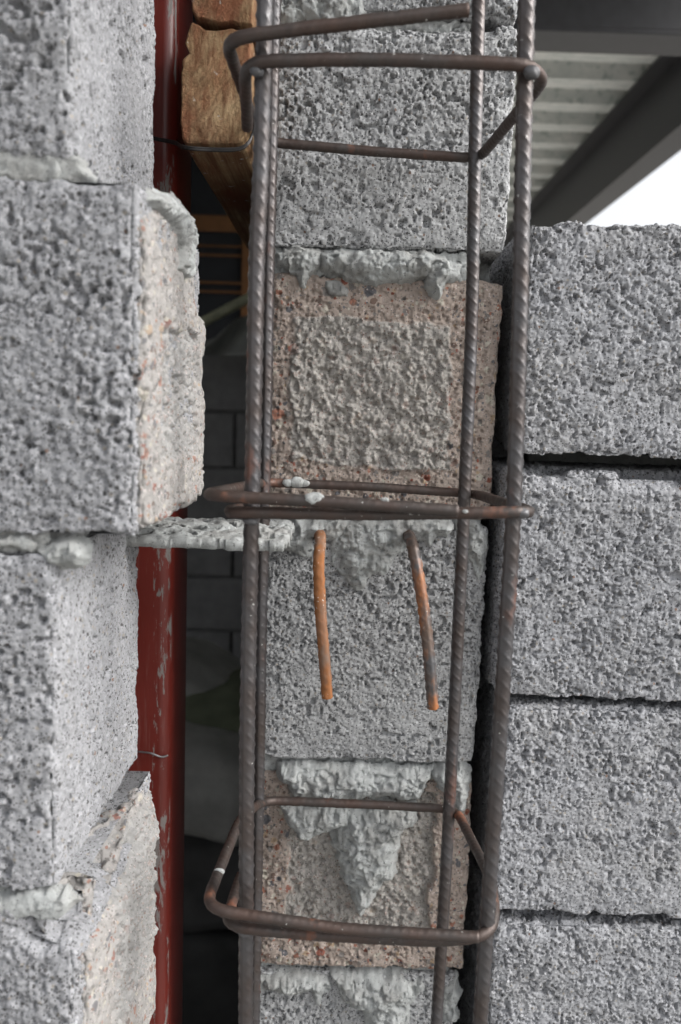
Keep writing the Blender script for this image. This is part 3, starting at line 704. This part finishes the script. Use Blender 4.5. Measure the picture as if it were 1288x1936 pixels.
for i, (a, b, Y, r) in enumerate([(592,943,.3865,.0032),(600,939,.3865,.0024),(728,945,.3866,.0016),(880,967,.390,.0012),(560,912,.5265,.0042),(545,913,.526,.003),(575,913,.527,.003),(415,1648,.42,.0022)]):
    lumpy('mortar_splash', atY(a, b, Y), r, 20+i, MORTAR, cage, (1.3, .6, .8), .4, 3)

# ------------------------------------------------------------------ two dowels hanging out of the joint
def dowel(pts, mat, label, rib, phase):
    P = [atY(*p) for p in pts]; C = smooth_path(P, .0005)
    t = thing('dowel_bar', tuple(P[-1]), label, 'rebar dowel', 'bent dowels from the mortar joint')
    link('bar', sweep('bar', C, .0036, 22, rib=rib*.8, pitch=.0072, slant=1.7, spine=.0006, phase=phase, wob=.0003), mat, t)
dowel([(603,1012,.56),(604,1010,.545),(606,1022,.527),(603,1070,.517),(606,1150,.514),(613,1240,.514),(619,1318,.517)], RUST, 'straight orange rusted dowel hanging from the joint, left of the pair', .0004, .4)
dowel([(770,1014,.562),(772,1012,.545),(778,1026,.526),(788,1070,.514),(801,1150,.509),(812,1250,.509),(819,1338,.512)], RUST2, 'curved dark ribbed dowel with rusty flank, right of the pair', .0008, .2)

# ------------------------------------------------------------------ mortar crusted mesh strip bridging the two walls
def strip():
    A = atY(262, 1032, .452); z = A[2]+.001
    x0, x1 = A[0]-.02, atY(556, 1035, .47)[0]; y0, y1 = .452, .540
    st = .0009; xs = np.arange(x0, x1, st); ys = np.arange(y0, y1, st); nx, ny = len(xs), len(ys)
    a, b = np.meshgrid(xs, ys, indexing='ij'); a = a.ravel(); b = b.ravel(); S = np.stack([a, b, b*0], 1)
    e = (fbm(S, .01, 3)-.5)*.008
    wrp = (vnoise(S, .006, 8)-.5)*.004
    u = ((a+wrp)/.0125+np.floor((b-y0)/.014)*.5) % 1; v = ((b-y0+wrp*.6)/.014) % 1
    hole = (np.abs(u-.5) < .34*(vnoise(S, .01, 14)*.9+.45)) & (np.abs(v-.5) < .20)
    hole &= (b > y0+.014)
    inside = (b > y0+.002+e*.5) & (a < x1-.004+e) & ~hole
    top = .0022+np.sqrt(np.clip(1-(worley(S, .005, 4)[0]/.85)**2, 0, 1))*.0022+(fbm(S, .009, 6)-.5)*.005
    edge = np.exp(-np.clip(b-y0, 0, 1)/.004)*.0008
    zt = z+top+edge; zb = z-.0004-(fbm(S, .005, 16)*.0022)-edge
    idx = np.arange(nx*ny).reshape(nx, ny); q = np.stack([idx[:-1,:-1], idx[1:,:-1], idx[1:,1:], idx[:-1,1:]], -1).reshape(-1, 4)
    k = inside[q].all(1); q = q[k]; N = nx*ny
    # side faces along the open boundary
    ed = np.concatenate([q[:, [0, 1]], q[:, [1, 2]], q[:, [2, 3]], q[:, [3, 0]]]); key = np.sort(ed, 1); kk = key[:, 0]*N+key[:, 1]
    un, cnt = np.unique(kk, return_counts=True); bd = ed[np.isin(kk, un[cnt == 1])]
    side = np.stack([bd[:, 1], bd[:, 0], bd[:, 0]+N, bd[:, 1]+N], 1)
    V = np.vstack([np.stack([a, b, zt], 1), np.stack([a, b, zb], 1)]); Q = np.vstack([q, q[:, ::-1]+N, side])
    used = np.unique(Q); mp = np.zeros(2*N, np.int64); mp[used] = np.arange(len(used))
    t = thing('mesh_strip', ((x0+x1)/2, (y0+y1)/2, z), 'mortar crusted perforated strip bridging the gap between left and middle walls', 'mesh strip')
    link('strip', mesh_np('strip', V[used], mp[Q]), MORTAR, t)
    for yy in (y0+.006, y0+.05, y1-.008):
        C = resample(np.array([[x0, yy, z-.0005], [x1-.01, yy, z-.0005]]), .004); link('wire', sweep('wire', C, .0018, 8), WIRE, t)
strip()

# ------------------------------------------------------------------ roof: steel deck on beams
ZRF = EYE+1.2
def deck():
    per, hgt = .232, .078; pts = []; y = .1
    while y < 11.0:
        pts += [(y, 0), (y+.085, 0), (y+.10, hgt), (y+.217, hgt)]; y += per
    x0, x1 = -3.0, 1.07; V = []; Fc = []
    for i, (yy, h) in enumerate(pts):
        V += [(x0, yy, ZRF+h), (x1, yy, ZRF+h), (x0, yy, ZRF+h+.0012), (x1, yy, ZRF+h+.0012)]
        if i: a = 4*(i-1); b = 4*i; Fc += [(a, b, b+1, a+1), (a+2, a+3, b+3, b+2), (a+1, b+1, b+3, a+3)]
    me = bpy.data.meshes.new('roof_deck'); me.from_pydata(V, [], Fc); me.update(); return me
dm = M('galvanised_deck')
c_ = dm.mix(dm.ramp(dm.noise(9, 4, .6, dm.mapped((1, 6, 1))), [(.35, 0.0), (.65, 1.0)]), (.60, .63, .61), (.80, .80, .77))
c_ = dm.mix(dm.ramp(dm.noise(30, 3, .7, dm.mapped((1, 4, 1))), [(.56, 0.0), (.62, .6)]), c_, (.30, .37, .34))
deckm = dm.out(c_, .45, .35)
tag(link('roof_deck', deck(), deckm), kind='structure')
def ibeam(name, along, a0, a1, c, z0, z1, w, label):
    """I section: along 'x' or 'y'"""
    t = thing(name, ((a0+a1)/2, c, z0) if along == 'x' else (c, (a0+a1)/2, z0), label, 'steel beam')
    tf = .010
    for nm, (u0, u1, za, zb) in {'web': (-.004, .004, z0+tf, z1-tf), 'lower_flange': (-w/2, w/2, z0, z0+tf), 'upper_flange': (-w/2, w/2, z1-tf, z1)}.items():
        me = box_mesh(nm, a0, a1, c+u0, c+u1, za, zb, .001, 1) if along == 'x' else box_mesh(nm, c+u0, c+u1, a0, a1, za, zb, .001, 1)
        link(nm, me, DARKST, t)
    return t
def boxbeam(name, x0, x1, y0, y1, z0, z1, label, mat=DARKST):
    t = thing(name, ((x0+x1)/2, (y0+y1)/2, z0), label, 'steel beam')
    link('web', box_mesh('web', x0, x1, y0, y1, z0+.012, z1, .003), mat, t)
    link('lower_flange', box_mesh('lower_flange', x0-.004 if x1-x0 < 1 else x0, x1+.004 if x1-x0 < 1 else x1, y0-.004, y1+.004, z0, z0+.0118, .002), mat, t)
boxbeam('roof_beam', 1.063, 1.160, 2.32, 11.0, EYE+.957, ZRF-.002, 'dark roof beam running back diagonally, bright sky along its lower edge')
boxbeam('roof_beam', -2.9, 3.0, 2.20, 2.315, EYE+.957, ZRF-.002, 'dark crosswise roof beam along the top right edge of the photo')

cl = thing('closure_strip', (1.09, 5.6, ZRF), 'beige rib closures where the roof deck lands on the diagonal beam', 'closure strip')
CLM = simple('beige_foam_closure', (.50, .46, .38), .9)
y = .1; cm = None
while y < 10.8:
    if y > 2.2:
        if cm is None: cm = box_mesh('closure', 0, .05, 0, .124, .003, .074); cm.materials.append(CLM); cm['local'] = 1
        o = bpy.data.objects.new('closure', cm); COL.objects.link(o); o.parent = cl; o.location = (1.055-1.09, y+.097-5.6, 0)
    y += .232
ledger = box_mesh('ledger_angle', 1.00, 1.0625, 2.33, 11.0, ZRF-.012, ZRF-.003)
tag(link('ledger_angle', ledger, DARKST), 'thin dark angle under the deck edge beside the diagonal beam', 'steel angle')
# ------------------------------------------------------------------ the dim room behind
YBW = 2.35
bw = thing('back_wall', (-.8, YBW+.07, 0), 'dim grey block wall at the far end of the gap behind the post', 'wall')
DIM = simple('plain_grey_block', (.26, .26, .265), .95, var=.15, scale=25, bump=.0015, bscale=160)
bb = box_mesh('block', 0, .392, 0, .14, 0, .15, .005, 2); bb.materials.append(DIM); bb['local'] = 1
zt_back = atY(430, 668, YBW)[2]
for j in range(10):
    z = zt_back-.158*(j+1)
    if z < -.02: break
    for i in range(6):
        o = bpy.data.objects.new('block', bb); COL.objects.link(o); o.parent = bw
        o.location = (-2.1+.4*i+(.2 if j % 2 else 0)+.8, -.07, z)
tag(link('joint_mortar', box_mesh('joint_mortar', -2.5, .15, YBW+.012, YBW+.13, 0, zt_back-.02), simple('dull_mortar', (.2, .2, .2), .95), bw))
rm_ = simple('dark_grey_plaster', (.16, .16, .165), .95, var=.15, scale=6)  # even dark grey plaster with mild tone variation
tag(link('wall_light_block_left', box_mesh('wall_light_block_left', -3.0, -2.9, .9, 3.6, 0, ZRF-.01), rm_), kind='structure')  # unseen wall, added to keep daylight out of the room
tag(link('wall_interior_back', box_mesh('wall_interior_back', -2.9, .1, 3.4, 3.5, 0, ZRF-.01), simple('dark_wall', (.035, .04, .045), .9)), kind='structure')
# orange framed window over the low wall
wf = thing('window', (-.55, 3.3, .9), 'dark window with thin orange bars deep in the gap', 'window')
ORANGE = simple('orange_painted_wood', (.15, .065, .02), .6, var=.15)
NAVY = simple('navy_window_glass', (.008, .010, .014), .6, 0, .2)
YWN = 3.25
link('pane', box_mesh('pane', -1.6, atY(458, 500, YWN)[0], YWN+.012, YWN+.02, EYE-.1, EYE+.95), NAVY, wf)
def hbar(py0, py1, nm='glazing_bar'):
    a = atY(430, py0, YWN)[2]; b = atY(430, py1, YWN)[2]
    link(nm, box_mesh(nm, -1.6, atY(457, 500, YWN)[0], YWN-.004, YWN+.01, b, a, .002), ORANGE, wf)
hbar(408, 438, 'top_rail'); hbar(464, 467); hbar(481, 485); hbar(533, 537); hbar(550, 554)
link('stile', box_mesh('stile', atY(457, 500, YWN)[0]+.001, atY(473, 500, YWN)[0], YWN-.006, YWN+.02, EYE-.1, EYE+.95, .002), ORANGE, wf)
# grey sheet with a pale pole along its top, leaning over the low wall
TARP = simple('dusty_grey_sheet', (.30, .31, .30), .8, var=.15, scale=12, bump=.004, bscale=20)
sh = thing('tarpaulin', tuple(atY(420, 665, 2.2)), 'dusty grey sheet draped over the dim low wall behind the post', 'sheet')
n = 30; V = []; 
for i in range(n):
    t = i/(n-1); px = 300+t*260
    top = 645-(px-390)*.62+4*math.sin(px*.08)
    for j in range(12):
        s_ = j/11; V.append(atY(px, top+(672-top)*s_, 2.25-.03*math.sin(s_*3+px*.05)-.02*s_))
Fc = [(i*12+j, i*12+j+1, (i+1)*12+j+1, (i+1)*12+j) for i in range(n-1) for j in range(11)]
me = bpy.data.meshes.new('sheet'); me.from_pydata([tuple(v) for v in V], [], Fc); me.polygons.foreach_set('use_smooth', [True]*len(me.polygons)); me.update()
o = link('sheet', me, TARP, sh); sm = o.modifiers.new('thick', 'SOLIDIFY'); sm.thickness = .006
pole = link('pole', sweep('pole', resample(np.array([atY(300, 652, 2.22), atY(395, 603, 2.22), atY(560, 517, 2.22)]), .02), .013, 12), simple('pale_green_pole', (.42, .43, .30), .5))
tag(pole, 'pale greenish pole slanting across the top of the dusty sheet', 'pole')
# filled sacks on the floor
SACK = simple('dusty_paper_sack', (.46, .46, .44), .85, var=.25, scale=14, bump=.006, bscale=25)
def sack(name, px, py, Y, w, h, d, rot, seed, label, mat=SACK):
    c = atY(px, py, Y); bm = bmesh.new(); bmesh.ops.create_uvsphere(bm, u_segments=40, v_segments=24, radius=1)
    P = np.array([v.co[:] for v in bm.verts]); sg = np.sign(P)*np.abs(P)**.62
    nz = fbm(P*.1+seed, .06, seed, 4)-.5
    for v, s_, k in zip(bm.verts, sg, nz):
        f = 1+float(k)*.5; q = Vector((s_[0]*w*f, s_[1]*d*f, s_[2]*h*f)); q.rotate(Matrix.Rotation(rot, 3, 'Y')); v.co = q
    for f in bm.faces: f.smooth = True
    me = bpy.data.meshes.new(name); bm.to_mesh(me); bm.free()
    o = bpy.data.objects.new(name, me); me.materials.append(mat); COL.objects.link(o); o.location = c; tag(o, label, 'sack', 'sacks piled in the dim room'); return o
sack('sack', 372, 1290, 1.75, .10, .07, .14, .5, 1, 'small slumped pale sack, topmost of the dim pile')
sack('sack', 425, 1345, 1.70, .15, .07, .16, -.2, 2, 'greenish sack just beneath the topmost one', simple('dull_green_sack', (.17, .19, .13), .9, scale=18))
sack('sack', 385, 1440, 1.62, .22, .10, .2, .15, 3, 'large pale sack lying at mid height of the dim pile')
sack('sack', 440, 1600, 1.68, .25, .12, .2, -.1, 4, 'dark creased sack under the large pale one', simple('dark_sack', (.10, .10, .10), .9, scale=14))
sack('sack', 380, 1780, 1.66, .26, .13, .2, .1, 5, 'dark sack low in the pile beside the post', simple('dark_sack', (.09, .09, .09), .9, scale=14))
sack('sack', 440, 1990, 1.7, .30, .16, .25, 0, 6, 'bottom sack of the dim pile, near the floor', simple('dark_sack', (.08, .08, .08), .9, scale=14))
